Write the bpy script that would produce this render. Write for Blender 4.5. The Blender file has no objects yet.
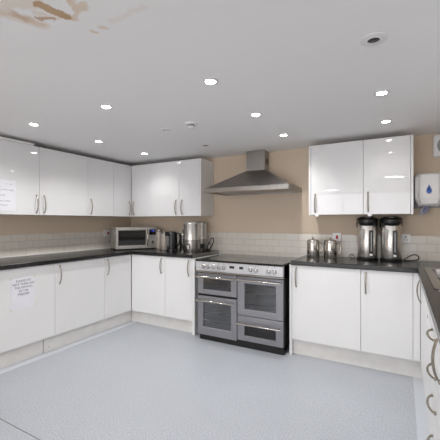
import bpy, bmesh, math, random
from mathutils import Vector, Matrix
random.seed(7)
PI = math.pi
S = bpy.context.scene
C = S.collection

# ------------------------------------------------------------------ dimensions (metres)
CAM_H, F_PX, YAW, HORIZON = 1.2815, 326.44, 29.052, 221.5
XL, YB, XR = -2.9925, 3.0745, 0.134          # door faces of the three base runs
XUL, YUB = -3.2756, 3.3628                   # door faces of the two wall-cabinet runs
XW, YW, XE, YS = -3.582, 3.6645, 0.730, -2.9 # walls: left, back, right, behind the camera
ZUB, ZUT, ZC = 1.349, 2.053, 2.107
ZD, ZU, ZT = 0.156, 0.868, 0.908             # door bottom, worktop underside, worktop top

# ------------------------------------------------------------------ materials
def lin(c):
    return tuple(((v/255)/12.92 if v/255 <= 0.04045 else ((v/255+0.055)/1.055)**2.4) for v in c) + (1.0,)

def mat(name, rgb, rough=0.5, metal=0.0, coat=0.0, noise=None, bump=0.0, scale=60.0, emit=None, estr=0.0, spec=0.5, stretch=None):
    m = bpy.data.materials.new(name); m.use_nodes = True
    nt = m.node_tree; b = nt.nodes['Principled BSDF']
    b.inputs['Base Color'].default_value = lin(rgb)
    b.inputs['Roughness'].default_value = rough
    b.inputs['Metallic'].default_value = metal
    b.inputs['Coat Weight'].default_value = coat
    b.inputs['Coat Roughness'].default_value = 0.02
    b.inputs['Specular IOR Level'].default_value = spec
    if emit:
        b.inputs['Emission Color'].default_value = lin(emit); b.inputs['Emission Strength'].default_value = estr
    if noise is not None or bump:
        tc = nt.nodes.new('ShaderNodeTexCoord'); n = nt.nodes.new('ShaderNodeTexNoise')
        n.inputs['Scale'].default_value = scale; n.inputs['Detail'].default_value = 3
        src = tc.outputs['Object']
        if stretch:
            mp = nt.nodes.new('ShaderNodeMapping'); mp.inputs['Scale'].default_value = stretch
            nt.links.new(src, mp.inputs['Vector']); src = mp.outputs['Vector']
        nt.links.new(src, n.inputs['Vector'])
        if noise is not None:
            r = nt.nodes.new('ShaderNodeValToRGB')
            r.color_ramp.elements[0].color = lin(noise); r.color_ramp.elements[1].color = lin(rgb)
            r.color_ramp.elements[0].position = 0.35; r.color_ramp.elements[1].position = 0.65
            nt.links.new(n.outputs['Fac'], r.inputs['Fac']); nt.links.new(r.outputs['Color'], b.inputs['Base Color'])
        if bump:
            bp = nt.nodes.new('ShaderNodeBump'); bp.inputs['Strength'].default_value = bump; bp.inputs['Distance'].default_value = 0.002
            nt.links.new(n.outputs['Fac'], bp.inputs['Height']); nt.links.new(bp.outputs['Normal'], b.inputs['Normal'])
    return m

M = {}
M['paint'] = mat('beige wall paint', (210,193,173), 0.7, noise=(207,190,170), bump=0.05, scale=90)
M['gloss'] = mat('white high gloss door', (224,224,225), 0.02, noise=(222,222,223), scale=2)
M['satin'] = mat('white satin door', (228,228,228), 0.38, noise=(226,226,226), scale=3, spec=0.4)
M['carcass'] = mat('white melamine', (228,227,225), 0.45, noise=(225,224,222), scale=8)
M['plinth'] = mat('white plinth board', (222,220,217), 0.5, noise=(215,213,210), scale=9)
M['worktop'] = mat('black speckled laminate', (17,17,18), 0.24, noise=(38,37,36), scale=420, bump=0.02)
M['strip'] = mat('aluminium strip', (170,170,170), 0.35, metal=0.9, noise=(155,155,155), scale=30)
M['nickel'] = mat('brushed nickel', (176,168,156), 0.28, metal=1.0, noise=(150,143,132), scale=50)
M['steel'] = mat('brushed stainless steel', (172,169,165), 0.26, metal=1.0, noise=(158,155,151), scale=8, stretch=(1,1,40))
M['hoodsteel'] = mat('brushed hood steel', (164,161,158), 0.3, metal=1.0, noise=(152,149,146), scale=8, stretch=(40,1,1))
M['polish'] = mat('polished steel', (196,192,187), 0.1, metal=1.0, noise=(188,184,179), scale=6)
M['bodysteel'] = mat('satin boiler steel', (222,219,215), 0.26, metal=0.95, noise=(206,203,199), scale=6)
M['mwsteel'] = mat('light microwave steel', (186,183,178), 0.34, metal=0.6, noise=(178,175,170), scale=8)
M['knob'] = mat('satin knob metal', (204,204,205), 0.22, metal=0.85, noise=(196,196,197), scale=20)
M['oven'] = mat('silver grey oven enamel', (143,143,148), 0.36, metal=0.55, noise=(139,139,144), scale=6)
M['panel'] = mat('pale silver control panel', (196,197,200), 0.38, metal=0.35, noise=(190,191,194), scale=6)
M['black'] = mat('black plastic', (20,20,21), 0.3, noise=(25,25,26), scale=30)
M['matteblack'] = mat('matte black enamel', (16,16,16), 0.55, noise=(21,21,21), scale=30)
M['glass'] = mat('black ceramic glass', (12,12,13), 0.08, coat=0.3, noise=(15,15,16), scale=10)
M['dark'] = mat('dark oven window', (30,29,32), 0.1, noise=(27,26,29), scale=10)
M['cavity'] = mat('grey oven lining', (176,177,180), 0.4, noise=(166,167,170), scale=12)
M['plastic'] = mat('white plastic', (232,232,232), 0.32, noise=(229,229,229), scale=10)
M['greyplastic'] = mat('grey plastic', (150,152,156), 0.4, noise=(140,142,146), scale=20)
M['bezel'] = mat('white lamp bezel', (225,225,224), 0.4, noise=(222,222,221), scale=20)
M['lamp'] = mat('lit lamp', (255,255,250), 0.4, emit=(255,250,242), estr=60, noise=(254,254,249), scale=5)
M['offlamp'] = mat('unlit lamp reflector', (190,190,190), 0.25, metal=0.6, noise=(160,160,160), scale=90)
M['darklamp'] = mat('unlit dark lamp', (70,70,72), 0.3, metal=0.5, noise=(45,45,47), scale=120)
M['red'] = mat('red rocker', (190,30,28), 0.35, noise=(180,26,25), scale=20)
M['blue'] = mat('blue logo ink', (28,100,190), 0.35, noise=(24,92,180), scale=20)
M['darkblue'] = mat('dark blue logo ink', (14,44,110), 0.35, noise=(12,40,104), scale=20)
M['cream'] = mat('cream logo edge', (238,226,212), 0.4, noise=(236,224,210), scale=20)
M['paper'] = mat('white paper', (231,231,237), 0.8, noise=(226,226,233), scale=12, bump=0.05)
M['ink'] = mat('grey ink', (86,84,88), 0.8, noise=(70,68,72), scale=60)
M['paleink'] = mat('pale pencil ink', (120,118,120), 0.8, noise=(105,103,105), scale=60)
M['bluescreen'] = mat('blue display digits', (40,60,230), 0.3, emit=(60,80,255), estr=2.2, noise=(38,58,228), scale=10)
M['seal'] = mat('white silicone sealant', (232,231,228), 0.4, noise=(228,227,224), scale=20)
M['canister'] = mat('pale grey canister', (178,170,160), 0.3, metal=0.1, noise=(170,162,152), scale=8)
M['tissue'] = mat('blue patterned tissue', (242,243,250), 0.85, noise=(150,160,212), scale=40)
M['tape'] = mat('clear sticky tape', (224,222,212), 0.3, noise=(220,217,205), scale=80)
M['seam'] = mat('dark vinyl weld', (120,118,120), 0.6, noise=(112,110,112), scale=30)
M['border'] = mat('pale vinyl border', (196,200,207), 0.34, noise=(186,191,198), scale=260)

# speckled vinyl floor
def floor_mat():
    m = bpy.data.materials.new('speckled blue grey vinyl'); m.use_nodes = True; nt = m.node_tree; b = nt.nodes['Principled BSDF']
    tc = nt.nodes.new('ShaderNodeTexCoord'); n1 = nt.nodes.new('ShaderNodeTexNoise'); n2 = nt.nodes.new('ShaderNodeTexNoise')
    n1.inputs['Scale'].default_value = 120; n1.inputs['Detail'].default_value = 4; n1.inputs['Roughness'].default_value = 0.7
    n2.inputs['Scale'].default_value = 1.6; n2.inputs['Detail'].default_value = 4
    for n in (n1, n2): nt.links.new(tc.outputs['Object'], n.inputs['Vector'])
    r = nt.nodes.new('ShaderNodeValToRGB')
    e = r.color_ramp.elements
    e[0].position = 0.32; e[0].color = lin((138,143,150)); e[1].position = 0.68; e[1].color = lin((196,200,207))
    nt.links.new(n1.outputs['Fac'], r.inputs['Fac'])
    r2 = nt.nodes.new('ShaderNodeValToRGB'); e = r2.color_ramp.elements
    e[0].position = 0.3; e[0].color = (0.93,0.93,0.93,1); e[1].position = 0.7; e[1].color = (1,1,1,1)
    nt.links.new(n2.outputs['Fac'], r2.inputs['Fac'])
    mx = nt.nodes.new('ShaderNodeMix'); mx.data_type = 'RGBA'; mx.blend_type = 'MULTIPLY'; mx.inputs[0].default_value = 1
    nt.links.new(r.outputs['Color'], mx.inputs[6]); nt.links.new(r2.outputs['Color'], mx.inputs[7])
    nt.links.new(mx.outputs[2], b.inputs['Base Color']); b.inputs['Roughness'].default_value = 0.38
    return m
M['floor'] = floor_mat()

# metro tiles, in (u, v) metres on the wall
def tile_mat(name, axis, u0):
    m = bpy.data.materials.new(name); m.use_nodes = True; nt = m.node_tree; b = nt.nodes['Principled BSDF']
    tc = nt.nodes.new('ShaderNodeTexCoord'); sx = nt.nodes.new('ShaderNodeSeparateXYZ'); cx = nt.nodes.new('ShaderNodeCombineXYZ')
    nt.links.new(tc.outputs['Object'], sx.inputs[0]); nt.links.new(sx.outputs[axis], cx.inputs[0]); nt.links.new(sx.outputs[2], cx.inputs[1])
    mp = nt.nodes.new('ShaderNodeMapping'); mp.inputs['Location'].default_value = (u0, -0.9168 + 0.0754*20, 0)
    nt.links.new(cx.outputs[0], mp.inputs['Vector'])
    br = nt.nodes.new('ShaderNodeTexBrick'); nt.links.new(mp.outputs['Vector'], br.inputs['Vector'])
    br.inputs['Scale'].default_value = 1.0; br.inputs['Brick Width'].default_value = 0.153; br.inputs['Row Height'].default_value = 0.0754
    br.inputs['Mortar Size'].default_value = 0.0022; br.inputs['Mortar Smooth'].default_value = 0.3; br.inputs['Bias'].default_value = 0
    br.inputs['Color1'].default_value = lin((216,211,202)); br.inputs['Color2'].default_value = lin((212,207,198)); br.inputs['Mortar'].default_value = lin((186,179,169))
    nt.links.new(br.outputs['Color'], b.inputs['Base Color']); b.inputs['Roughness'].default_value = 0.22
    bp = nt.nodes.new('ShaderNodeBump'); bp.invert = True; bp.inputs['Strength'].default_value = 0.5; bp.inputs['Distance'].default_value = 0.002
    nt.links.new(br.outputs['Fac'], bp.inputs['Height']); nt.links.new(bp.outputs['Normal'], b.inputs['Normal'])
    return m

# ceiling paint with an old brown water stain
def ceiling_mat():
    m = bpy.data.materials.new('matt ceiling paint with water stain'); m.use_nodes = True; nt = m.node_tree; b = nt.nodes['Principled BSDF']
    L = nt.links.new; N = nt.nodes.new
    tc = N('ShaderNodeTexCoord'); n = N('ShaderNodeTexNoise'); n.inputs['Scale'].default_value = 26; n.inputs['Detail'].default_value = 5; n.inputs['Roughness'].default_value = 0.65
    L(tc.outputs['Object'], n.inputs['Vector'])
    sub = N('ShaderNodeVectorMath'); sub.operation = 'SUBTRACT'; sub.inputs[1].default_value = (0.5,0.5,0.5); L(n.outputs['Color'], sub.inputs[0])
    sc = N('ShaderNodeVectorMath'); sc.operation = 'SCALE'; sc.inputs['Scale'].default_value = 0.06; L(sub.outputs[0], sc.inputs[0])
    ad = N('ShaderNodeVectorMath'); L(tc.outputs['Object'], ad.inputs[0]); L(sc.outputs[0], ad.inputs[1])
    P = ad.outputs[0]
    def math2(op, a, c, clamp=False):
        q = N('ShaderNodeMath'); q.operation = op; q.use_clamp = clamp
        for i, v in enumerate((a, c)):
            if isinstance(v, (int, float)): q.inputs[i].default_value = v
            else: L(v, q.inputs[i])
        return q.outputs[0]
    segs = [  # A, B, radius, edge softness, strength, which brown
        ((-1.385,.700),(-1.318,.835),.006,.034,.6,0), ((-1.346,.742),(-1.333,.775),.004,.03,.55,1), ((-1.335,.700),(-1.338,.745),.006,.02,.4,0), ((-1.300,.690),(-1.205,.748),.020,.02,.35,0),
        ((-1.206,.752),(-1.182,.848),.019,.005,.9,1), ((-1.184,.845),(-1.165,.872),.012,.012,.6,0), ((-1.288,.800),(-1.248,.830),.010,.004,.8,1), ((-1.262,.770),(-1.225,.835),.006,.012,.35,0),
        ((-1.060,.760),(-1.112,.845),.010,.010,.62,0), ((-1.112,.845),(-1.060,.835),.012,.012,.55,0), ((-1.172,.880),(-1.118,.848),.008,.008,.5,0),
        ((-1.172,.966),(-1.164,.984),.006,.006,.55,0), ((-1.118,.964),(-1.098,.985),.006,.008,.4,0), ((-1.05,.962),(-.868,.955),.008,.012,.16,0)]
    tot = [0.0, 0.0]
    for A, B, r, s, k, w in segs:
        d = (B[0]-A[0], B[1]-A[1], 0); l2 = d[0]**2 + d[1]**2
        pa = N('ShaderNodeVectorMath'); pa.operation = 'SUBTRACT'; L(P, pa.inputs[0]); pa.inputs[1].default_value = (A[0], A[1], 0)
        fl = N('ShaderNodeVectorMath'); fl.operation = 'MULTIPLY'; L(pa.outputs[0], fl.inputs[0]); fl.inputs[1].default_value = (1,1,0)
        dp = N('ShaderNodeVectorMath'); dp.operation = 'DOT_PRODUCT'; L(fl.outputs[0], dp.inputs[0]); dp.inputs[1].default_value = d
        t = math2('MULTIPLY', dp.outputs['Value'], 1/l2, True)
        sv = N('ShaderNodeVectorMath'); sv.operation = 'SCALE'; sv.inputs[0].default_value = d; L(t, sv.inputs['Scale'])
        df = N('ShaderNodeVectorMath'); df.operation = 'DISTANCE'; L(fl.outputs[0], df.inputs[0]); L(sv.outputs[0], df.inputs[1])
        v = math2('MULTIPLY', math2('SUBTRACT', r + s, df.outputs['Value']), 1/s, True)
        v = math2('MULTIPLY', v, k)
        tot[w] = v if tot[w] == 0.0 else math2('MAXIMUM', tot[w], v)
    base = N('ShaderNodeValToRGB'); base.color_ramp.elements[0].color = lin((238,237,237)); base.color_ramp.elements[1].color = lin((241,240,240))
    L(n.outputs['Fac'], base.inputs['Fac'])
    col = base.outputs['Color']
    for w, brown in ((0, (212,184,150)), (1, (186,152,114))):
        mx = N('ShaderNodeMix'); mx.data_type = 'RGBA'; L(tot[w], mx.inputs[0]); L(col, mx.inputs[6]); mx.inputs[7].default_value = lin(brown); col = mx.outputs[2]
    L(col, b.inputs['Base Color']); b.inputs['Roughness'].default_value = 0.85
    return m
M['ceiling'] = ceiling_mat()

# tinted see-through oven glass
def oven_glass():
    m = bpy.data.materials.new('tinted oven glass'); m.use_nodes = True; nt = m.node_tree
    for n in list(nt.nodes): nt.nodes.remove(n)
    o = nt.nodes.new('ShaderNodeOutputMaterial'); t = nt.nodes.new('ShaderNodeBsdfTransparent'); g = nt.nodes.new('ShaderNodeBsdfGlossy'); mx = nt.nodes.new('ShaderNodeMixShader'); f = nt.nodes.new('ShaderNodeFresnel')
    f.inputs['IOR'].default_value = 1.7
    t.inputs['Color'].default_value = (0.74,0.75,0.77,1); g.inputs['Roughness'].default_value = 0.04; g.inputs['Color'].default_value = (1,1,1,1)
    nt.links.new(f.outputs[0], mx.inputs[0]); nt.links.new(t.outputs[0], mx.inputs[1]); nt.links.new(g.outputs[0], mx.inputs[2]); nt.links.new(mx.outputs[0], o.inputs['Surface'])
    return m
M['ovenglass'] = oven_glass()

# ------------------------------------------------------------------ mesh builder
class MB:
    def __init__(s): s.bm = bmesh.new()
    def _merge(s, t, mx=None, smooth=False):
        for f in t.faces: f.smooth = smooth or f.smooth
        if smooth:
            for e in t.edges: e.smooth = not (len(e.link_faces) == 2 and e.calc_face_angle(0) > .73)
        if mx is not None: bmesh.ops.transform(t, matrix=mx, verts=t.verts)
        me = bpy.data.meshes.new('t'); t.to_mesh(me); t.free(); s.bm.from_mesh(me); bpy.data.meshes.remove(me); return s
    def box(s, x0, x1, y0, y1, z0, z1, bev=0.0, seg=2, mx=None):
        t = bmesh.new(); bmesh.ops.create_cube(t, size=1)
        for v in t.verts: v.co = Vector(((x0+x1)/2 + v.co.x*(x1-x0), (y0+y1)/2 + v.co.y*(y1-y0), (z0+z1)/2 + v.co.z*(z1-z0)))
        if bev: bmesh.ops.bevel(t, geom=list(t.edges), offset=bev, segments=seg, affect='EDGES', profile=0.5)
        return s._merge(t, mx)
    def hull(s, lo, hi, z0, z1, bev=0.0):       # frustum between two rectangles (x0,x1,y0,y1)
        t = bmesh.new(); vs = []
        for (x0,x1,y0,y1), z in ((lo,z0),(hi,z1)):
            vs.append([t.verts.new(p) for p in ((x0,y0,z),(x1,y0,z),(x1,y1,z),(x0,y1,z))])
        a, b = vs
        t.faces.new(a[::-1]); t.faces.new(b)
        for i in range(4): t.faces.new((a[i], a[(i+1)%4], b[(i+1)%4], b[i]))
        if bev: bmesh.ops.bevel(t, geom=list(t.edges), offset=bev, segments=2, affect='EDGES', profile=0.5)
        return s._merge(t)
    def cells(s, xs, ys, keep, z0, z1, bev=0.0, corner=0.0):  # slab from grid cells (holes allowed)
        t = bmesh.new(); V = {}
        def v(i,j):
            if (i,j) not in V: V[i,j] = t.verts.new((xs[i],ys[j],z1))
            return V[i,j]
        fs = [t.faces.new((v(i,j),v(i+1,j),v(i+1,j+1),v(i,j+1))) for i in range(len(xs)-1) for j in range(len(ys)-1) if keep(i,j)]
        r = bmesh.ops.extrude_face_region(t, geom=fs)
        for q in r['geom']:
            if isinstance(q, bmesh.types.BMVert): q.co.z = z0
        bmesh.ops.recalc_face_normals(t, faces=t.faces)
        if corner:
            ce = [e for e in t.edges if abs(e.verts[0].co.z - e.verts[1].co.z) > 1e-5 and min(abs(e.verts[0].co.x-xs[0]),abs(e.verts[0].co.x-xs[-1])) < 1e-5 and min(abs(e.verts[0].co.y-ys[0]),abs(e.verts[0].co.y-ys[-1])) < 1e-5]
            bmesh.ops.bevel(t, geom=ce, offset=corner, segments=5, affect='EDGES', profile=0.5)
        if bev:
            es = [e for e in t.edges if len(e.link_faces) == 2 and e.calc_face_angle(0) > 1.0]
            bmesh.ops.bevel(t, geom=es, offset=bev, segments=3, affect='EDGES', profile=0.5)
        return s._merge(t)
    def frame(s, x0, x1, z0, z1, wx0, wx1, wz0, wz1, y0, y1, bev=0.003):  # upright slab with a window
        sub = MB(); sub.cells([x0,wx0,wx1,x1],[z0,wz0,wz1,z1], lambda i,j: not (i==1 and j==1), -y1, -y0, bev)
        t = sub.bm; return s._merge(t, Matrix.Rotation(PI/2, 4, 'X'))
    def lathe(s, prof, seg=32, mx=None, sx=1, sy=1):
        t = bmesh.new(); rings = []
        for r, z in prof:
            if r <= 1e-6: rings.append([t.verts.new((0,0,z))])
            else: rings.append([t.verts.new((r*sx*math.cos(2*PI*k/seg), r*sy*math.sin(2*PI*k/seg), z)) for k in range(seg)])
        for a, b in zip(rings, rings[1:]):
            for k in range(seg):
                q = (k+1) % seg
                if len(a) == 1 and len(b) > 1: t.faces.new((a[0], b[k], b[q]))
                elif len(b) == 1 and len(a) > 1: t.faces.new((a[k], a[q], b[0]))
                elif len(a) > 1: t.faces.new((a[k], a[q], b[q], b[k]))
        bmesh.ops.recalc_face_normals(t, faces=t.faces)
        return s._merge(t, mx, True)
    def cyl(s, p0, p1, r, seg=16, r1=None):
        p0, p1 = Vector(p0), Vector(p1); d = p1-p0; l = d.length
        mx = Matrix.Translation(p0) @ d.to_track_quat('Z','Y').to_matrix().to_4x4()
        return s.lathe([(0,0),(r,0),(r if r1 is None else r1,l),(0,l)], seg, mx)
    def tube(s, pts, r, seg=10, flat=1.0, up=(0,0,1)):
        pts = [Vector(p) for p in pts]; t = bmesh.new(); rings = []
        n = len(pts); rad = r if callable(r) else (lambda u: r)
        side = None
        for i, p in enumerate(pts):
            d = (pts[min(i+1,n-1)] - pts[max(i-1,0)]).normalized()
            if side is None:
                a = Vector(up) if abs(d.dot(Vector(up))) < 0.95 else Vector((1,0,0))
                side = d.cross(a).normalized()
            else: side = (side - d*side.dot(d)).normalized()
            o = d.cross(side); R = rad(i/(n-1))
            rings.append([t.verts.new(p + side*R*flat*math.cos(2*PI*k/seg) + o*R*math.sin(2*PI*k/seg)) for k in range(seg)])
        for a, b in zip(rings, rings[1:]):
            for k in range(seg): t.faces.new((a[k], a[(k+1)%seg], b[(k+1)%seg], b[k]))
        t.faces.new(rings[0][::-1]); t.faces.new(rings[-1])
        bmesh.ops.recalc_face_normals(t, faces=t.faces)
        return s._merge(t, None, True)
    def poly(s, pts, y0, y1):                    # x,z outline, thickness along y
        t = bmesh.new(); f = t.faces.new([t.verts.new((x,y1,z)) for x, z in pts])
        r = bmesh.ops.extrude_face_region(t, geom=[f])
        for q in r['geom']:
            if isinstance(q, bmesh.types.BMVert): q.co.y = y0
        bmesh.ops.recalc_face_normals(t, faces=t.faces)
        return s._merge(t)
    def ball(s, p, r, sc=(1,1,1)):
        t = bmesh.new(); bmesh.ops.create_uvsphere(t, u_segments=16, v_segments=10, radius=r)
        return s._merge(t, Matrix.Translation(p) @ Matrix.Diagonal((*sc,1)), True)
    def build(s, name, material, parent=None, loc=(0,0,0), rz=0.0):
        me = bpy.data.meshes.new(name); s.bm.to_mesh(me); s.bm.free()
        me.materials.append(material)
        return link(name, me, parent, loc, rz)

def link(name, data, parent=None, loc=(0,0,0), rz=0.0):
    o = bpy.data.objects.new(name, data); C.objects.link(o)
    o.location = loc; o.rotation_euler = (0,0,rz)
    if parent: o.parent = parent
    return o
def tag(o, label, cat, group=None):
    o['label'] = label; o['category'] = cat
    if group: o['group'] = group
    return o
def thing(name, label, cat, loc=(0,0,0), rz=0.0, group=None):
    return tag(link(name, None, None, loc, rz), label, cat, group)
def struct(o): o['kind'] = 'structure'; return o

def text_mesh(body, size, align='CENTER', depth=0.0002):
    cu = bpy.data.curves.new('lettering', 'FONT'); cu.body = body; cu.size = size; cu.align_x = align; cu.align_y = 'CENTER'; cu.extrude = depth
    o = bpy.data.objects.new('lettering', cu); C.objects.link(o)
    dg = bpy.context.evaluated_depsgraph_get(); me = bpy.data.meshes.new_from_object(o.evaluated_get(dg))
    bpy.data.objects.remove(o); return me

# ------------------------------------------------------------------ room shell
struct(MB().box(XW-.1, XE+.1, YS-.1, YW+.1, -.06, 0).build('floor', M['floor']))
struct(MB().box(XW-.1, XE+.1, YS-.1, YW+.1, ZC, ZC+.08).build('ceiling', M['ceiling']))
struct(MB().box(XW-.1, XW, YS, YW+.1, 0, ZC).build('wall_left', M['paint']))
struct(MB().box(XW, XE, YW, YW+.1, 0, ZC).build('wall_back', M['paint']))
VY0, VY1, VZ0, VZ1 = .35, 2.75, 1.15, 1.95    # dim glowing opening over the sink run, unseen, added as side fill light
def turned(b):                                  # upright slab built in x,z turned to run along y on the right wall
    bmesh.ops.transform(b.bm, matrix=Matrix(((0,-1,0,XE),(1,0,0,0),(0,0,1,0),(0,0,0,1))), verts=b.bm.verts); return b
struct(turned(MB().frame(YS, YW+.1, 0, ZC, VY0, VY1, VZ0, VZ1, -.1, 0, 0)).build('wall_right', M['paint']))
wn = struct(turned(MB().frame(VY0, VY1, VZ0, VZ1, VY0+.05, VY1-.05, VZ0+.05, VZ1-.05, -.08, -.02, .004).box((VY0+VY1)/2-.03,(VY0+VY1)/2+.03,-.08,-.02,VZ0+.03,VZ1-.03)).build('window_2', M['plastic']))
FILL_SIDE = 0.55
turned(MB().box(VY0+.04, VY1-.04, -.056, -.05, VZ0+.04, VZ1-.04)).build('pane', mat('daylit frosted side pane', (240,244,250), .4, emit=(250,250,252), estr=FILL_SIDE, noise=(236,241,248), scale=3), wn)
WX0, WX1, WZ0, WZ1 = -3.5, .65, .15, 2.09     # large glowing opening behind the camera, added to brighten the room
struct(MB().frame(XW, XE, 0, ZC, WX0, WX1, WZ0, WZ1, YS-.1, YS, 0).build('wall_front', M['paint']))
wn = struct(MB().frame(WX0, WX1, WZ0, WZ1, WX0+.05, WX1-.05, WZ0+.05, WZ1-.05, YS-.08, YS-.02, .004).box((WX0+WX1)/2-.03,(WX0+WX1)/2+.03,YS-.08,YS-.02,WZ0+.03,WZ1-.03).build('window_1', M['plastic']))
FILL_REAR = 3.1
MB().box(WX0+.04, WX1-.04, YS-.056, YS-.05, WZ0+.04, WZ1-.04).build('pane', mat('daylit frosted window pane', (240,244,250), .4, emit=(250,250,252), estr=FILL_REAR, noise=(236,241,248), scale=3), wn)
TT = 1.143
struct(MB().box(XW, XW+.006, .2, YW-.006, ZT-.06, TT).build('trim_1', tile_mat('cream metro tiles side', 1, -0.02)))
struct(MB().box(XW, XE, YW-.006, YW, ZT-.06, TT).build('trim_2', tile_mat('cream metro tiles back', 0, 1.55 + .0765*40)))
struct(MB().box(XE-.006, XE, .5, YW-.006, ZT-.06, TT).build('trim_3', tile_mat('cream metro tiles far side', 1, .05)))
struct(MB().box(XW+.006, XW+.016, .2, YW-.006, ZT, ZT+.011, .002).build('trim_4', M['seal']))
struct(MB().box(XL-.06, XR+.05, 1.1575, 1.1625, 0, .0012).build('trim_5', M['seam']))
struct(MB().box(XL-.05, XL+.05, 1.165, YB+.05, 0, .001).build('trim_6', M['border']))  # slightly paler strips on the floor along the plinths
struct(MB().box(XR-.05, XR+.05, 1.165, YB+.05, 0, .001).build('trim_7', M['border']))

# ------------------------------------------------------------------ handles, doors, cabinets
HL = 0.172
def handle_mesh():
    b = MB(); n = 18; pts = []
    for i in range(n+1):
        u = i/n; pts.append((0, -0.003 - 0.025*(math.sin(PI*u)**0.55), -HL/2 + HL*u))
    b.tube(pts, lambda u: 0.0043 + 0.0012*math.sin(PI*u), 10, 1.25)
    for z in (-HL/2, HL/2): b.ball((0,-0.005,z), 0.0085, (1,.75,1.15))
    me = bpy.data.meshes.new('handle'); b.bm.to_mesh(me); b.bm.free(); me.materials.append(M['nickel'])
    for p in me.polygons: p.use_smooth = True
    return me
HANDLE = handle_mesh()
def add_handle(parent, x, z, horizontal=False):
    h = link('handle', HANDLE, parent, (x, 0, z))
    if horizontal: h.rotation_euler = (0, PI/2, 0)
    return h
def add_door(parent, loc, w, h, m, hx=None, hz=None, rz=0.0, name='door', catch=None):
    d = MB().box(.0015, w-.0015, 0, .019, 0, h, .0022, 2).build(name, m, parent, loc, rz)
    if hx is not None: add_handle(d, hx, hz)
    if catch is not None:
        MB().box(catch-.018, catch+.018, -.004, .012, -.016, .006, .003).box(catch-.008, catch+.008, -.008, .006, -.022, -.006, .003).build('catch', M['plastic'], d)
    return d
L_ROT, R_ROT = PI/2, -PI/2

def base_cabinet(label, loc, rz, w, hx=None, fill=0.0, fill_at='end', group=None, open_top=False):
    t = thing('base_cabinet', label, 'cabinet', loc, rz, group)
    b = MB()
    if open_top: b.box(.001,.019,.02,.578,ZD-.012,ZU-.001).box(w-.019,w-.001,.02,.578,ZD-.012,ZU-.001).box(.019,w-.019,.56,.578,ZD-.012,ZU-.001).box(.019,w-.019,.02,.56,ZD-.012,ZD+.006).box(.019,w-.019,.02,.038,ZU-.06,ZU-.001)
    else: b.box(.001, w-.001, .02, .578, ZD-.012, ZU-.001)
    b.build('carcass', M['carcass'], t)
    dw = w - fill; x0 = fill if fill_at == 'start' else 0
    add_door(t, (x0,0,ZD), dw, ZU-ZD-.004, M['satin'], hx, ZU-ZD-.118)
    if fill:
        f0 = 0 if fill_at == 'start' else w-fill
        MB().box(f0+.001, f0+fill-.001, .002, .02, ZD, ZU-.004, .001).build('filler_strip', M['satin'], t)
    return t
WG = 'white base cabinets along the walls'
base_cabinet('white base cabinet carrying the paper notice about the freezer switch', (XL,1.429,0), L_ROT, .60, .045)
base_cabinet('wide white base cabinet between the freezer-notice cabinet and the corner cabinet', (XL,2.029,0), L_ROT, .615, .05)
base_cabinet('narrow white base cabinet under the microwave, ending at the inner corner', (XL,2.644,0), L_ROT, .43, .045)
base_cabinet('white base cabinet under the kettle, first from the microwave corner', (XL+.004,YB,0), 0, .5325, .478)
base_cabinet('white base cabinet under the steel urns, beside the cooker', (-2.456,YB,0), 0, .386, .343)
base_cabinet('wide white base cabinet under the two lidded steel pots', (-.9185,YB,0), 0, .61, .042)
base_cabinet('narrow white base cabinet under the tall water boilers, in the inner corner', (-.3085,YB,0), 0, .4425, .04, .051)
base_cabinet('white base cabinet under the sink bowl, turned side-on at the corner', (XR,YB,0), R_ROT, .6245, .1, .0445, 'start', open_top=True)
base_cabinet('white base cabinet beyond the drawers, its bow handle cut by the frame', (XR,1.55,0), R_ROT, .60, .045)
for nm, x0, x1, lab in (('end_panel', -2.0695, -2.034, 'white upright end panel between the urn cabinet and the cooker'), ('end_panel', -.9425, -.9195, 'white upright end panel between the cooker and the pots cabinet')):
    o = MB().box(x0, x1, 0, .588, 0, ZU-.001, .0015).build(nm, M['satin'], None, (0,YB-.001,0)); tag(o, lab, 'panel')
    # keep the origin at the panel's foot
    for v in o.data.vertices: v.co.x -= x0
    o.location.x = x0

# white appliance panel and the drawer unit on the sink side
t = thing('dishwasher', 'white fronted appliance with small dark badge, between sink cabinet and drawers', 'dishwasher', (XR,2.449,0), R_ROT)
MB().box(.002, .397, .022, .57, ZD-.012, ZU-.002).build('body', M['carcass'], t)
d = MB().box(.003, .396, 0, .02, ZD, .700, .003).build('door', M['satin'], t)
d = MB().box(.003, .396, -.006, .02, .703, ZU-.004, .004).build('control_panel', M['plastic'], t)
MB().box(.282, .322, -.0075, -.0055, .748, .760).build('badge', M['greyplastic'], d)
t = thing('drawer_unit', 'white four drawer unit with stacked horizontal bow handles', 'drawers', (XR,2.048,0), R_ROT)
MB().box(.001, .496, .02, .578, ZD-.012, ZU-.001).build('carcass', M['carcass'], t)
zs = [ZD, .340, .516, .688, ZU-.004]
for i in range(4):
    d = MB().box(.0015, .4955, 0, .019, zs[i], zs[i+1]-.004, .0022).build('drawer', M['satin'], t)
    add_handle(d, .249, (.243,.438,.590,.757)[i], True)

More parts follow.
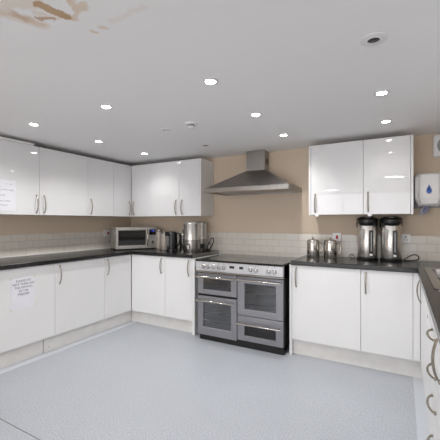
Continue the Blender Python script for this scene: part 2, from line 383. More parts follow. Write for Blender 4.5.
# plinth boards
def plinth(label, x0, x1, y0, y1):
    tag(MB().box(0, x1-x0, 0, y1-y0, 0, .1435, .0012).build('plinth', M['plinth'], None, (x0,y0,0)), label, 'plinth')
plinth('white plinth board below the freezer-notice cabinet, up to the screwed joint', XL-.068, XL-.05, 1.43, 1.936)
pj = thing('plinth', 'white plinth board with a screw at its joint, running to the microwave corner', 'plinth', (XL-.068,1.939,0))
MB().box(0, .018, 0, YB+.05-1.939, 0, .1435, .0012).build('board', M['plinth'], pj)
MB().cyl((.017,.055,.045), (.0195,.055,.045), .006, 12).build('screw', M['nickel'], pj)
MB().box(.016,.0195,-.004,.004,0,.1435).build('joint_strip', M['greyplastic'], pj)
plinth('white plinth board below the kettle and urn cabinets', XL-.05, -2.071, YB+.05, YB+.068)
plinth('white plinth board between the cooker and the sink corner', -.918, XR+.05, YB+.05, YB+.068)
plinth('white plinth board below the drawer unit and the sink cabinet', XR+.051, XR+.069, .952, YB+.048)

# ------------------------------------------------------------------ worktops and sink
wl = thing('worktop', 'long black laminate worktop carrying the microwave, kettle and steel urns', 'worktop', (XL,YB,ZU))
ox, oy = XL, YB
MB().cells([XW+.007-ox, XL+.022-ox, -2.046-ox], [1.427-oy, YB-.022-oy, YW-.007-oy], lambda i,j: not (i==1 and j==0), 0, ZT-ZU, .005).build('slab', M['worktop'], wl)
MB().box(-2.046-ox, -2.0445-ox, YB-.02-oy, YW-.007-oy, .001, ZT-ZU-.001).build('end_strip', M['strip'], wl)
wr = thing('worktop', 'black laminate worktop carrying the steel pots, water boilers and sink', 'worktop', (XR,YB,ZU))
ox, oy = XR, YB
SX0, SX1, SY0, SY1 = .172, .610, 2.16, 3.085
MB().cells([-.927-ox, XR-.022-ox, SX0-ox, SX1-ox, XE-.007-ox], [.93-oy, SY0-oy, SY1-oy if SY1 < YB-.022 else YB-.03-oy, YB-.022-oy, YW-.007-oy],
           lambda i,j: not (i==0 and j<3) and not (i==2 and j==1), 0, ZT-ZU, .005).build('slab', M['worktop'], wr)
MB().box(-.9285-ox, -.927-ox, YB-.02-oy, YW-.007-oy, .001, ZT-ZU-.001).build('end_strip', M['strip'], wr)

sk = thing('sink', 'inset stainless steel sink with drainer in the black worktop', 'sink', (SX0-.014, 2.13, ZT))
W_, L_ = .46, .965
# rim with a bowl hole and a drainer dish
bx0, bx1, by0, by1 = .05, .40, .56, .90
b = MB(); b.cells([0,bx0,bx1,W_],[0,.06,by0-.05,by0,by1,L_], lambda i,j: not (i==1 and j==3) and not (i==1 and j==1), 0.0005, .006, .002, .045); b.build('rim', M['steel'], sk)
def dish(x0,x1,y0,y1,z0,z1,tap,name):
    t = MB(); bm = t.bm
    a = [bm.verts.new(p) for p in ((x0,y0,z1),(x1,y0,z1),(x1,y1,z1),(x0,y1,z1))]
    c = [bm.verts.new(p) for p in ((x0+tap,y0+tap,z0),(x1-tap,y0+tap,z0),(x1-tap,y1-tap,z0),(x0+tap,y1-tap,z0))]
    bm.faces.new(c)
    for i in range(4): bm.faces.new((a[(i+1)%4], a[i], c[i], c[(i+1)%4]))
    bmesh.ops.bevel(bm, geom=[e for e in bm.edges if len(e.link_faces)==2], offset=min(.03,abs(z1-z0)*.9), segments=4, affect='EDGES', profile=.5)
    return t.build(name, M['steel'], sk)
bw = dish(bx0,bx1,by0,by1,-.15,.004,.02,'bowl')
MB().lathe([(0,-.147),(.04,-.147),(.042,-.149)],20,Matrix.Translation(((bx0+bx1)/2,(by0+by1)/2,0))).build('waste', M['polish'], bw)
dr = dish(bx0,bx1,.06,by0-.05,-.008,.004,.006,'drainer')
g = MB()
for k in range(7): g.cyl((bx0+.05+k*.042,.10,-.0065),(bx0+.05+k*.042,by0-.09,-.0065),.004,8)
g.build('groove_ridges', M['steel'], dr)

# ------------------------------------------------------------------ wall cabinets
def wall_cabinet(label, loc, rz, w, hx, m='gloss'):
    t = thing('wall_cabinet', label, 'cabinet', loc, rz)
    MB().box(.001, w-.001, .02, .300, .001, ZUT-ZUB).build('carcass', M['carcass'], t)
    add_door(t, (0,0,0), w, ZUT-ZUB, M[m], hx, .113)
    return t
wall_cabinet('white gloss wall cabinet carrying the handwritten note', (XUL,1.447,ZUB), L_ROT, .60, .568)
wall_cabinet('white gloss wall cabinet, widest one next past the handwritten note', (XUL,2.047,ZUB), L_ROT, .599, .05)
wall_cabinet('narrow white gloss wall cabinet beside the corner wall cabinet, above the red switch', (XUL,2.646,ZUB), L_ROT, .399, .043)
cw = thing('corner_wall_cabinet', 'white gloss corner wall cabinet with two doors meeting above the microwave', 'cabinet', (XUL,YUB,ZUB))
MB().cells([XW+.002-XUL, -.02, -2.941-XUL], [3.046-YUB, .02, YW-.002-YUB], lambda i,j: not (i==1 and j==0), .001, ZUT-ZUB).build('carcass', M['carcass'], cw)
add_door(cw, (0,3.045-YUB,0), YUB-3.045-.001, ZUT-ZUB, M['gloss'], .273, .113, L_ROT)
add_door(cw, (.002,0,0), -2.939-XUL-.002, ZUT-ZUB, M['gloss'], .052, .113)
wall_cabinet('white gloss wall cabinet above the kettle', (-2.939,YUB,ZUB), 0, .477, .43)
uc = wall_cabinet('narrow white gloss wall cabinet above the steel urns, its bare side facing the hood', (-2.462,YUB,ZUB), 0, .311, .046)
MB().box(.312, .329, 0, .300, 0, ZUT-ZUB, .0012).build('side_panel', M['carcass'], uc)

rc = thing('wall_cabinet', 'white gloss double wall cabinet hanging above the tall water boilers', 'cabinet', (-.828,YUB,ZUB))
W2 = .922
MB().box(.021, W2-.021, .021, .299, .004, ZUT-ZUB).build('carcass', M['carcass'], rc)
for x0 in (0, W2-.02): MB().box(x0, x0+.02, -.003, .300, -.004, ZUT-ZUB+.002, .0015).build('side_panel', M['gloss'], rc)
add_door(rc, (.021,0,0), .492, ZUT-ZUB, M['gloss'], .043, .118, catch=.06)
add_door(rc, (.513,0,0), .388, ZUT-ZUB, M['gloss'], .042, .118, catch=.055)

tag(MB().box(0, .30, 0, .54, 0, .021, .005, 3).build('loose_board', M['carcass'], None, (XUL-.286, 1.448, ZUT+.001)), 'white board lying on top of the cabinet with the handwritten note', 'board')

# ------------------------------------------------------------------ range cooker
CX0, CX1, CY = -1.952, -.976, 2.99
ck = thing('range_cooker', 'silver range cooker with black glass hob under the extractor hood', 'cooker', (CX0,CY,0))
W = CX1-CX0
D = YW-.012-CY
b = MB()                                       # black sheet-metal body with open oven cavities
for x0, x1 in ((0,.02),(W/2-.012,W/2+.012),(W-.02,W)): b.box(x0, x1, .031, D, .055, .85)
b.box(0, W, D-.02, D, .055, .85).box(0, W, .031, D, .055, .075).box(0, W, .031, D, .735, .853)
b.box(0, W/2, .031, D, .478, .505).box(W/2, W, .031, D, .318, .338)
b.build('body', M['matteblack'], ck)
MB().box(.02, W-.004, .035, .08, 0, .06).build('kickboard', M['matteblack'], ck)
cav = MB()
for x0,x1,z0,z1 in ((.022,W/2-.014,.08,.475),(.022,W/2-.014,.508,.732),(W/2+.014,W-.022,.341,.732),(W/2+.014,W-.022,.08,.315)):
    cav.box(x0,x1,.42,.43,z0,z1).box(x0,x1,.035,.42,z0,z0+.004).box(x0,x1,.035,.42,z1-.004,z1).box(x0,x0+.004,.035,.42,z0,z1).box(x1-.004,x1,.035,.42,z0,z1)
cav.build('oven_lining', M['cavity'], ck)
for x0,x1,zz in ((.03,W/2-.02,(.20,.29)),(W/2+.02,W-.03,(.44,.56)),(.03,W/2-.02,(.61,))):
    for z in zz:
        r = MB()
        for y in (.05,.41): r.cyl((x0,y,z),(x1,y,z),.0045 if y < .1 else .003,8)
        for k in range(9): r.cyl((x0+(x1-x0)*k/8,.05,z-.004),(x0+(x1-x0)*k/8,.41,z-.004),.002,6)
        r.build('oven_shelf', M['polish'], ck)
hob = MB().box(-.002, W+.002, -.022, D, .855, .874, .003).build('hob', M['glass'], ck)
for k,(x,y,r) in enumerate(((.17,.18,.10),(.17,.44,.075),(.49,.31,.115),(.80,.18,.075),(.80,.44,.10))):
    q = MB().lathe([(r-.0025,.8742),(r-.0025,.8745),(r,.8745),(r,.8742)],40,Matrix.Translation((x,y,0))).build('cooking_ring', M['greyplastic'], hob)
pn = MB().box(0, W, -.018, .03, .752, .855, .006, 3).build('control_panel', M['panel'], ck)
MB().box(-.004, W+.004, -.024, .028, .738, .750, .003).build('panel_trim', M['polish'], pn)
def knob(x, z=.803):
    k = MB(); mx = Matrix.Translation((x,-.018,z)) @ Matrix.Rotation(PI/2,4,'X')
    k.lathe([(0,0),(.0245,0),(.0245,.004),(.019,.007),(.0175,.026),(.015,.030),(0,.031)],24,mx)
    k.box(x-.0035,x+.0035,-.056,-.046,z-.017,z+.017,.002)
    kk = k.build('knob', M['knob'], pn)
    MB().box(x-.0012,x+.0012,-.0575,-.0562,z+.003,z+.016).build('pointer', M['matteblack'], kk)
for wx in (-1.848,-1.790,-1.726,-1.664,-1.607,-1.305,-1.248,-1.115,-1.058): knob(wx-CX0)
for wx, w2 in ((-1.513,.028),(-1.407,.022)):
    MB().box(wx-CX0-w2, wx-CX0+w2, -.0195, -.017, .800, .826, .001).build('display', M['black'], pn)
for wx in (-1.848,-1.790,-1.726,-1.664,-1.607,-1.305,-1.248,-1.115,-1.058): MB().box(wx-CX0-.004, wx-CX0+.004, -.0188, -.0178, .838, .844).build('panel_mark', M['black'], pn)
def oven_door(x0,x1,z0,z1,wx0,wx1,wz0,wz1,hz,solid=False):
    d = MB().frame(x0,x1,z0,z1,wx0,wx1,wz0,wz1,0,.03,.004).build('oven_door', M['oven'], ck)
    MB().box(wx0-.006,wx1+.006,.012,.018,wz0-.006,wz1+.006).build('window', M['dark'] if solid else M['ovenglass'], d)
    h = MB(); y = -.045
    h.tube([(x0+.006+i*(x1-x0-.022)/10, y, hz) for i in range(11)], .0105, 14)
    h.ball((x0+.006,y,hz),.0105).ball((x1-.016,y,hz),.0105)
    hh = h.build('handle', M['polish'], d)
    for x in (x0+.03, x1-.04): MB().cyl((x,.002,hz),(x,y+.004,hz),.008,12).build('bracket', M['polish'], hh)
m0 = .484
oven_door(.012,m0,.504,.727,.083,.416,.556,.679,.690)
oven_door(.012,m0,.064,.480,.083,.416,.150,.410,.437)
oven_door(m0+.008,W-.003,.334,.726,.572,.900,.402,.658,.696)
oven_door(m0+.008,W-.003,.081,.329,.572,.900,.135,.247,.258,True)

# ------------------------------------------------------------------ extractor hood
HX0, HX1, HY = -1.955, -.979, 3.163
hd = thing('extractor_hood', 'stainless steel chimney extractor hood above the range cooker', 'extractor hood', (HX0,HY,1.607))
HW = HX1-HX0; HD = YW-.001-HY
lp = MB()
lp.cells([0,.03,HW-.03,HW],[0,.03,HD-.03,HD], lambda i,j: not (i==1 and j==1), 0, .052, .003)
lp.build('lip', M['hoodsteel'], hd)
CHX0, CHX1, CHY = -1.600-HX0, -1.371-HX0, 3.52-HY
MB().hull((.006,HW-.006,.006,HD),(CHX0-.006,CHX1+.006,CHY-.006,HD),.0525,.268,.002).build('canopy', M['hoodsteel'], hd)
ch = MB().box(CHX0,CHX1,CHY,HD,.266,ZC-.001-1.607,.002).build('chimney', M['hoodsteel'], hd)
vt = MB()
for k in range(5): vt.box(CHX1-.001,CHX1+.0012,CHY+.03,HD-.02,.34+k*.014,.347+k*.014)
vt.build('vent_slots', M['matteblack'], ch)
MB().box(.03,HW-.03,.03,HD-.03,.010,.022).build('filter', M['strip'], hd)
sw = MB()
for k in range(4): sw.cyl((.705+k*.018,.002,.026),(.705+k*.018,-.004,.026),.005,12)
sw.box(.69,.775,-.0012,.002,.017,.035,.0005)
sw.build('switch_strip', M['polish'], hd)

# ------------------------------------------------------------------ microwave, turned across the corner
mw = thing('microwave', 'stainless steel microwave with blue display in the worktop corner', 'microwave', (-3.211,3.021,ZT), math.radians(60))
MW, MH, MD = .545, .295, .30
MB().box(0,MW,.012,MD,.014,MH,.006).build('body', M['mwsteel'], mw)
for x in (.04,MW-.04):
    for y in (.04,MD-.04): MB().cyl((x,y,0),(x,y,.016),.014,12).build('foot', M['black'], mw)
d = MB().frame(0,.425,.014,MH,.030,.395,.058,.256,-.008,.012,.004).build('door', M['mwsteel'], mw)
MB().box(.024,.401,0,.006,.052,.262).build('window', M['glass'], d)
hp = [(.412,-.010-.024*math.sin(PI*i/10)**.6,.045+.222*i/10) for i in range(11)]
MB().tube(hp,.0075,10).build('handle', M['polish'], d)
cp = MB().box(.428,MW,-.006,.012,.014,MH,.004).build('control_panel', M['mwsteel'], mw)
MB().box(.440,MW-.010,-.0085,-.005,.190,.268,.002).build('display', M['glass'], cp)
dg = link('digits', text_mesh('12:00', .017), cp, (.487,-.0092,.247)); dg.rotation_euler = (PI/2,0,0); dg.data.materials.append(M['bluescreen'])
MB().lathe([(0,0),(.019,0),(.017,.018),(0,.019)],24,Matrix.Translation((.487,-.005,.100)) @ Matrix.Rotation(PI/2,4,'X')).build('dial', M['polish'], cp)
for z in (.150,.168): MB().box(.446,.528,-.008,-.005,z,z+.010,.001).build('button', M['greyplastic'], cp)
MB().box(-.0012,.001,.06,.09,.20,.255).build('sticker', M['paper'], mw)

# ------------------------------------------------------------------ things on the worktops
def lathe_part(name, prof, m, parent, seg=32, loc=(0,0,0), sx=1, sy=1): return MB().lathe(prof, seg, None, sx, sy).build(name, m, parent, loc)

for (x, y, r, h, lab) in ((-2.893,3.50,.040,.262,'taller pale grey canister right beside the microwave'), (-2.757,3.45,.050,.240,'shorter pale grey canister between the taller canister and black kettle')):
    t = thing('storage_canister', lab, 'canister', (x,y,ZT))
    lathe_part('body', [(0,0),(r*.95,0),(r,.006),(r,h-.03),(r*.97,h-.026)], M['canister'], t, 28)
    l = lathe_part('lid', [(r*.97,h-.027),(r*1.02,h-.024),(r*1.02,h-.006),(r*.9,h),(0,h)], M['steel'], t, 28)

kt = thing('kettle', 'black plastic jug kettle between the canister and the steel urn', 'kettle', (-2.560,3.35,ZT), math.radians(8))
lathe_part('base', [(0,0),(.075,0),(.078,.008),(.070,.018),(0,.018)], M['black'], kt)
kb = MB().lathe([(0,.019),(.066,.019),(.068,.03),(.066,.12),(.064,.20),(.066,.225),(.060,.232),(0,.232)],32)
kb.hull((-.088,-.05,-.022,.022),(-.100,-.05,-.026,.026),.185,.226,.004)
kb = kb.build('body', M['black'], kt)
lathe_part('lid', [(.062,.231),(.058,.240),(.03,.246),(0,.247)], M['black'], kb)
MB().box(-.030,-.016,-.0685,-.060,.06,.19,.003).build('water_gauge', M['greyplastic'], kb)
MB().tube([(.055,0,.215),(.085,0,.226),(.108,0,.205),(.112,0,.15),(.100,0,.085),(.062,0,.055)],.011,12,1.2).build('handle', M['black'], kb)
cp_ = thing('cafetiere', 'small steel cafetiere with black knob and handle behind the kettle', 'cafetiere', (-2.495,3.50,ZT), math.radians(-20))
cb = lathe_part('body', [(0,0),(.046,0),(.048,.01),(.048,.185),(.051,.197),(.047,.197)], M['steel'], cp_)
cl = lathe_part('lid', [(0,.196),(.050,.198),(.050,.215),(.03,.224),(0,.226)], M['polish'], cp_)
MB().cyl((0,0,.222),(0,0,.245),.003).ball((0,0,.255),.012,(1,1,1.3)).build('plunger_knob', M['black'], cl)
MB().tube([(.046,0,.185),(.078,0,.182),(.094,0,.15),(.090,0,.09),(.048,0,.05)],.009,10).build('handle', M['black'], cp_)

def urn(x, y, r, lab, loops=True, rz=0):
    t = thing('water_urn', lab, 'urn', (x,y,ZT), rz)
    lathe_part('base', [(0,0),(r*.94,0),(r*.97,.012),(r*.97,.138),(r*1.015,.142),(r*1.015,.150),(0,.150)], M['steel'], t, 48)
    lathe_part('body', [(0,.1505),(r,.1505),(r,.335),(r*1.02,.340),(r*1.02,.350),(r*.97,.352)], M['bodysteel'], t, 48)
    l = lathe_part('lid', [(r*.99,.3515),(r*1.0,.358),(r*.8,.368),(r*.3,.374),(0,.375)], M['bodysteel'], t, 48)
    k = MB().lathe([(0,0),(.031,0),(.029,.016),(.024,.02),(0,.02)],20,Matrix.Translation((-r*.66,-r*.70,.065)) @ Matrix.Rotation(-.75,4,'Z') @ Matrix.Rotation(PI/2,4,'X')).build('thermostat_dial', M['black'], t)
    tp = MB().cyl((r*.45,-r*.84,.075),(r*.45,-r*.84-.035,.075),.010,12).cyl((r*.45,-r*.84-.032,.088),(r*.45,-r*.84-.032,.045),.009,12).build('tap', M['bodysteel'], t)
    MB().box(r*.45-.006,r*.45+.006,-r*.84-.052,-r*.84-.026,.088,.104,.003).build('tap_lever', M['black'], tp)
    return t
urn(-2.262,3.362,.108,'large stainless steel water urn standing in front, next to kettle', rz=-.15)
urn(-2.266,3.566,.083,'stainless steel water urn half hidden behind the front urn', rz=1.6)
cord_pts = [(0,0,.008),(.008,0,.05),(.022,0,.10),(.048,.005,.145),(.070,.008,.170),(.085,.010,.160),(.086,.010,.125),(.070,.008,.085),(.045,.004,.045),(.028,0,.015),(.01,.012,.008)]
def smooth(pts, n=6):
    P = [Vector(p) for p in pts]; out = []
    for i in range(len(P)-1):
        a, b_, c, d_ = P[max(i-1,0)], P[i], P[i+1], P[min(i+2,len(P)-1)]
        for k in range(n):
            t = k/n; out.append(.5*((2*b_)+(c-a)*t+(2*a-5*b_+4*c-d_)*t*t+(3*b_-a-3*c+d_)*t**3))
    return out+[P[-1]]
cd = thing('power_cord', 'black looped power cord standing up beside the steel urns', 'cord', (-2.128,3.50,ZT))
MB().tube(smooth(cord_pts),.006,8).build('flex', M['black'], cd)
MB().box(-.022,.028,-.024,.024,0,.030,.007).build('plug', M['black'], cd)

def pot(x, y, lab, rz):
    t = thing('coffee_pot', lab, 'coffee pot', (x,y,ZT), rz); r = .064
    lathe_part('body', [(0,0),(r*.97,0),(r,.006),(r,.165),(r*.97,.172),(r*.9,.174)], M['polish'], t, 40)
    l = lathe_part('lid', [(r*.97,.173),(r*.96,.180),(r*.7,.188),(r*.25,.192),(0,.192)], M['polish'], t, 40)
    MB().cyl((0,0,.191),(0,0,.200),.007,12).ball((0,0,.205),.013,(1,1,.65)).build('knob', M['steel'], l)
    MB().tube(smooth([(r*.98,0,.150),(r+.022,0,.152),(r+.032,0,.13),(r+.032,0,.08),(r+.022,0,.052),(r*.98,0,.050)]),.006,10).build('handle', M['polish'], t)
    return t
pot(-.800,3.43,'lidded steel coffee pot nearer the cooker', math.radians(30))
pot(-.632,3.45,'lidded steel coffee pot beside the tall water boilers, below red switch', math.radians(14))

def airpot(x, y, lab, rz):
    t = thing('water_boiler', lab, 'water boiler', (x,y,ZT), rz)
    lathe_part('base', [(0,0),(.093,0),(.095,.004),(.095,.022),(.088,.028),(0,.028)], M['black'], t, 40)
    b = lathe_part('body', [(0,.0285),(.0865,.0285),(.0885,.034),(.0885,.372),(.086,.376),(0,.376)], M['bodysteel'], t, 48, sy=1.04)
    # lid: rounded black top that droops at the front
    l = MB().lathe([(0,.377),(.090,.377),(.098,.381),(.1005,.386),(.097,.396),(.084,.410),(.05,.418),(0,.420)],48)
    l.lathe([(0,.318),(.045,.322),(.076,.338),(.091,.362),(.086,.392),(0,.40)],40,Matrix.Translation((0,-.030,0)),.98,.95)
    l = l.build('lid', M['black'], t)
    MB().lathe([(.045,.417),(.050,.4215),(.062,.4205),(.066,.413)],32,Matrix.Translation((0,.01,0))).build('pump_ring', M['black'], l)
    MB().box(-.02,.02,-.105,-.085,.408,.414,.003).build('button', M['greyplastic'], l)
    g = MB().box(.010,.048,-.098,-.080,.070,.290,.004).build('gauge_strip', M['black'], t)
    MB().box(.024,.034,-.0995,-.097,.090,.27,.001).build('gauge_window', M['greyplastic'], g)
    MB().box(.018,.040,-.0995,-.090,.048,.062,.002).build('badge', M['plastic'], t)
    MB().box(-.040,-.030,-.091,-.082,.20,.30,.001).build('label_strip', M['greyplastic'], t)
    h = MB().tube(smooth([(-.091,.02,.372),(-.092,.03,.355),(-.091,.06,.33),(-.075,.10,.31),(0,.112,.305),(.075,.10,.31),(.091,.06,.33),(.092,.03,.355),(.091,.02,.372)]),.006,8).build('carry_handle', M['black'], t)
    MB().box(-.05,.05,.08,.100,.03,.34,.006).build('back_housing', M['black'], t)
    return t
airpot(-.292,3.50,'tall steel water boiler with black lid, beside the coffee pots', math.radians(8))
airpot(-.086,3.50,'tall steel water boiler with black lid, beside white plug socket', math.radians(4))
cd = thing('power_cord', 'black power cord looping on the worktop below the white plug socket', 'cord', (.030,3.54,ZT))
MB().tube(smooth([(-.01,-.01,.012),(.035,0,.045),(.075,.01,.062),(.105,.02,.052),(.112,.02,.030),(.09,.01,.012),(.03,0,.006),(-.01,-.015,.006)]),.005,8).build('flex', M['black'], cd)
cd = thing('power_cord', 'thin black power cord end between the coffee pot and water boiler', 'cord', (-.455,3.56,ZT))
MB().tube(smooth([(.045,-.02,.006),(.03,0,.030),(.01,.01,.038),(-.005,.01,.028),(0,0,.010),(.03,-.01,.006)]),.004,8).build('flex', M['black'], cd)

# ------------------------------------------------------------------ switches and sockets
def switch(name, label, loc, rz, w, kind):
    t = thing(name, label, 'switch' if kind == 'red' else 'socket', loc, rz)   # local y = into the wall
    p = MB().box(-w/2,w/2,-.011,0,0,.092,.003).build('plate', M['plastic'], t)
    if kind == 'red':
        MB().box(-.012+(.018 if w>.095 else 0),.012+(.018 if w>.095 else 0),-.016,-.010,.028,.066,.003).build('rocker', M['red'], t)
    else:
        s = MB()
        s.box(-.005,.005,-.0118,-.010,.052,.066); s.box(-.018,-.010,-.0118,-.010,.030,.036); s.box(.010,.018,-.0118,-.010,.030,.036)
        s.build('socket_holes', M['matteblack'], t)
        MB().box(.018,.030,-.015,-.010,.060,.078,.002).build('rocker', M['plastic'], t)
switch('cooker_switch', 'white switch plate with red rocker on the tiles beside the microwave', (XW+.0065,3.195,1.073), L_ROT, .105, 'red')
switch('cooker_switch', 'white switch plate with red rocker above the lidded coffee pots', (-.600,YW-.0065,1.069), 0, .088, 'red')
switch('plug_socket', 'white plug socket on the tiles beside the tall water boilers', (.036,YW-.0065,1.069), 0, .088, 'socket')
pt = thing('plug', 'white and black plug hanging under the red switch by the microwave', 'plug', (XW+.0065,3.255,.985), L_ROT)
MB().box(-.018,.018,-.034,0,0,.036,.004).build('body', M['greyplastic'], pt)
MB().tube(smooth([(0,-.018,.002),(0,-.022,-.03),(.01,-.02,-.074)]),.004,8).build('flex', M['black'], pt)

# ------------------------------------------------------------------ paper towel dispenser, towel, extractor fan
dp = thing('towel_dispenser', 'white paper towel dispenser with blue drop on the back wall', 'dispenser', (.215,YW-.0005,1.425), 0)
db = MB().hull((-.075,.085,-.135,-.012),(-.105,.110,-.160,-.012),0,.055,.008); db.hull((-.105,.110,-.160,-.012),(-.105,.110,-.165,-.012),.053,.265,.004); db.hull((-.105,.110,-.165,-.012),(-.082,.088,-.130,-.012),.263,.300,.008)
db.build('body', M['plastic'], dp)
MB().box(-.116,.120,-.014,0,-.018,.290,.005).build('back_plate', M['greyplastic'], dp)
cv = MB().hull((-.062,.072,-.176,-.150),(-.076,.084,-.184,-.150),.012,.060,.008); cv.hull((-.076,.084,-.184,-.150),(-.070,.078,-.180,-.120),.058,.285,.006)
cv = cv.build('cover', M['plastic'], dp)
def drop(s, cz, n=24):
    out = []
    for i in range(n):
        a = 2*PI*i/n; x = math.sin(a)*(math.sin(a/2))**1.6; z = math.cos(a)
        out.append((x*.023*s*1.25+.003, cz+z*.040*s))
    return out
MB().poly(drop(1.42,.150),-.1862,-.170).build('logo_edge', M['cream'], cv)
MB().poly(drop(1.08,.150),-.1868,-.170).build('logo_drop', M['blue'], cv)
MB().poly(drop(.55,.156),-.1874,-.170).build('logo_centre', M['darkblue'], cv)
pw = MB(); t_ = pw.bm
grid = [[t_.verts.new((.038*(u-.5)*(1+.5*v) - .040*v + .006*math.sin(9*v+4*u), -.10+.012*math.sin(7*u+6*v)-.01*v, -.002-.085*v+.010*math.cos(8*u))) for u in [i/6 for i in range(7)]] for v in [j/8 for j in range(9)]]
for j in range(8):
    for i in range(6): t_.faces.new((grid[j][i],grid[j][i+1],grid[j+1][i+1],grid[j+1][i]))
bmesh.ops.solidify(t_, geom=list(t_.faces), thickness=.002)
o = pw.build('paper_towel', M['tissue'], None, (.208,YW,1.432)); tag(o, 'crumpled blue and white paper towel hanging below the dispenser', 'paper towel')

fn = thing('extractor_fan', 'white square wall fan with round grey grille above the towel dispenser', 'fan', (.375,YW-.0005,1.876))
MB().box(-.115,.115,-.055,0,0,.212,.022,4).build('housing', M['plastic'], fn)
MB().lathe([(0,0),(.082,0),(.086,.004),(.078,.010),(0,.006)],40,Matrix.Translation((0,-.054,.106)) @ Matrix.Rotation(PI/2,4,'X')).build('grille_disc', M['greyplastic'], fn)
gr = MB()
for r in (.020,.036,.052,.068): gr.lathe([(r-.002,.007),(r-.002,.013),(r+.002,.013),(r+.002,.007)],36,Matrix.Translation((0,-.054,.106)) @ Matrix.Rotation(PI/2,4,'X'))
for k in range(6):
    a = PI*k/6; gr.tube([(math.cos(a)*.078*s,-.066,.106+math.sin(a)*.078*s) for s in (-1,0,1)],.002,6)
gr.build('grille_bars', M['strip'], fn)

# ------------------------------------------------------------------ notices
nt_ = thing('paper_notice', 'printed paper notice about the freezer switch taped to base cabinet', 'notice', (XL+.0006,1.716,.497), L_ROT)
MB().box(-.105,.105,-.0008,0,0,.277).build('sheet', M['paper'], nt_)
lines = ['PLEASE DO','NOT TURN OFF','THE SWITCH','IN THE','FREEZER']
for i, l in enumerate(lines):
    q = link('lettering', text_mesh(l, .027), nt_, (.006,-.0012,.250-.0305*i)); q.rotation_euler = (PI/2,0,0); q.data.materials.append(M['ink'])
for x,z in ((-.105,.277),(.105,.277),(-.105,0),(.108,.018)): MB().box(x-.012,x+.012,-.0011,0,z-.012,z+.008).build('tape', M['tape'], nt_)
nh = thing('paper_notice', 'pale handwritten note on the wall cabinet door', 'note', (XUL+.0006,1.700,1.385), L_ROT)
MB().box(-.105,.108,-.0008,0,0,.292).build('sheet', M['paper'], nh)
hw = random.Random(3)
for row,(z,segs) in enumerate(((.252,((.02,.028),(.055,.075))),(.196,((-.09,.030),(.045,.09))),(.146,((-.09,.01),)),(.092,((-.09,.062),)),(.052,((-.09,.035),)))):
    s = MB()
    for a,b_ in segs:
        x = a; pts = []
        while x < b_:
            pts.append((x+hw.uniform(-.002,.002), -.0014, z+hw.uniform(-.007,.007))); x += .0045
        pts.append((b_,-.0014,z)); s.tube(pts,.0011,5)
    s.build('handwriting', M['paleink'], nh)

# ------------------------------------------------------------------ ceiling fittings
LG = 'recessed ceiling downlights'
bz = MB().lathe([(.030,-.001),(.031,-.006),(.040,-.007),(.046,-.003),(.046,0),(.030,0)],36); ds = MB().lathe([(0,-.0035),(.030,-.0035),(.0301,-.001),(0,-.001)],28)
def mesh_of(b, name, m):
    me = bpy.data.meshes.new(name); b.bm.to_mesh(me); b.bm.free(); me.materials.append(m)
    return me
BEZ = mesh_of(bz,'bezel',M['bezel'])
def disc(m): return mesh_of(MB().lathe([(0,-.0035),(.030,-.0035),(.0301,-.001),(0,-.001)],28),'lamp',m)
LIT, OFF, DRK = disc(M['lamp']), disc(M['offlamp']), disc(M['darklamp'])
gx, gy = (-2.72,-1.85,-.98,-.11), (1.65,2.33,3.01)
SPOT_W = 26
DL = {(0,0):'lit ceiling downlight above the handwritten note cabinet, nearest of its row',
      (0,1):'lit ceiling downlight above the wall cabinet past the handwritten note',
      (0,2):'lit ceiling downlight closest to the corner wall cabinet above the microwave',
      (1,0):'lit ceiling downlight nearest the brown ceiling stain',
      (1,1):'unlit white ceiling downlight next to the smoke detector',
      (1,2):'unlit ceiling downlight in front of the wall cabinet above the urns',
      (2,0):'lit ceiling downlight in the open middle of the ceiling, nearest the viewer',
      (2,1):'lit ceiling downlight halfway between the mid-ceiling one and the hood chimney one',
      (2,2):'lit ceiling downlight closest to the hood chimney',
      (3,1):'lit ceiling downlight between the dark unlit spotlight and the double wall cabinet',
      (3,2):'lit ceiling downlight right above the top of the double wall cabinet'}
for (i,j), lab in DL.items():
    t = thing('downlight', lab, 'ceiling light', (gx[i],gy[j],ZC), 0, LG)
    link('bezel', BEZ, t)
    lit = (i,j) not in ((1,1),(1,2))
    link('lamp', LIT if lit else (OFF if j == 1 else DRK), t)
    if lit:
        ld = bpy.data.lights.new('downlight_beam','SPOT'); ld.energy = SPOT_W * (.48 if (i,j) == (0,2) else .22 if (i,j) == (3,2) else 1); ld.spot_size = math.radians(136); ld.spot_blend = 1; ld.shadow_soft_size = .03; ld.color = (1,.985,.97)
        link('downlight_beam', ld, t, (0,0,-.03))
t = thing('downlight', 'unlit dark-centred spotlight in wide white surround, alone near the double cabinet', 'ceiling light', (-.11,1.63,ZC), 0, LG)
lathe_part('bezel', [(.026,-.002),(.027,-.008),(.045,-.009),(.056,-.003),(.056,0),(.026,0)], M['bezel'], t, 40)
lathe_part('lamp', [(0,-.005),(.012,-.005),(.018,-.003),(.0262,-.003),(.0262,-.001),(0,-.001)], M['darklamp'], t, 28)
sd = thing('smoke_detector', 'white domed smoke detector on the ceiling beside an unlit downlight', 'smoke detector', (-1.545,2.28,ZC))
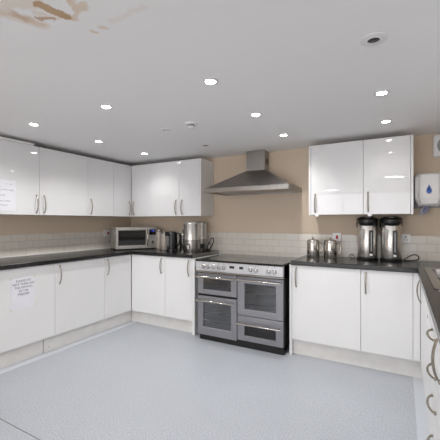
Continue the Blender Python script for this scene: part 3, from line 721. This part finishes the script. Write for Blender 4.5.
lathe_part('base', [(0,-.014),(.052,-.014),(.054,-.010),(.054,0),(0,0)], M['plastic'], sd, 36)
lathe_part('sensor_ring', [(.030,-.014),(.030,-.030),(.026,-.030),(.026,-.014)], M['greyplastic'], sd, 28)
lathe_part('cap', [(0,-.042),(.022,-.040),(.031,-.032),(.031,-.029),(0,-.029)], M['plastic'], sd, 28)
# flush round ceiling lamps behind the camera (seen as ovals mirrored in the gloss doors)
LAMPW = 14
for x, y, lab in ((-.10,.15,'round white ceiling lamp mirrored in the double wall cabinet, nearer the boilers'), (-1.55,-1.85,'round white ceiling lamp mirrored in the door above the coffee pots')):
    t = thing('ceiling_lamp', lab, 'ceiling light', (x,y,ZC), 0, 'round flush ceiling lamps')
    lathe_part('rim', [(.155,0),(.165,-.004),(.165,-.030),(.155,-.034),(.150,-.030),(.150,0)], M['bezel'], t, 48)
    lathe_part('diffuser', [(0,-.040),(.10,-.038),(.150,-.030),(.150,-.004),(0,-.004)], mat('lit diffuser', (255,252,246), .4, emit=(252,253,255), estr=26, noise=(254,251,245), scale=5), t, 48)

# ------------------------------------------------------------------ world, camera, colour management
w = bpy.data.worlds.new('World'); S.world = w; w.use_nodes = True
w.node_tree.nodes['Background'].inputs[0].default_value = (.8,.85,.9,1); w.node_tree.nodes['Background'].inputs[1].default_value = .3
cam = bpy.data.cameras.new('Camera'); cam.sensor_width = 36; cam.lens = F_PX/440*36; cam.shift_y = (HORIZON-220)/440; cam.clip_start = .02
co = bpy.data.objects.new('Camera', cam); C.objects.link(co); co.location = (0,0,CAM_H); co.rotation_euler = (PI/2,0,math.radians(YAW)); S.camera = co
S.view_settings.view_transform = 'Standard'; S.view_settings.look = 'None'; S.view_settings.gamma = 1; S.view_settings.use_curve_mapping = False
S.view_settings.exposure = -0.02
S.cycles.max_bounces = 10; S.cycles.diffuse_bounces = 7; S.cycles.glossy_bounces = 5; S.cycles.transparent_max_bounces = 8
S.cycles.sample_clamp_indirect = 6; S.cycles.use_denoising = True
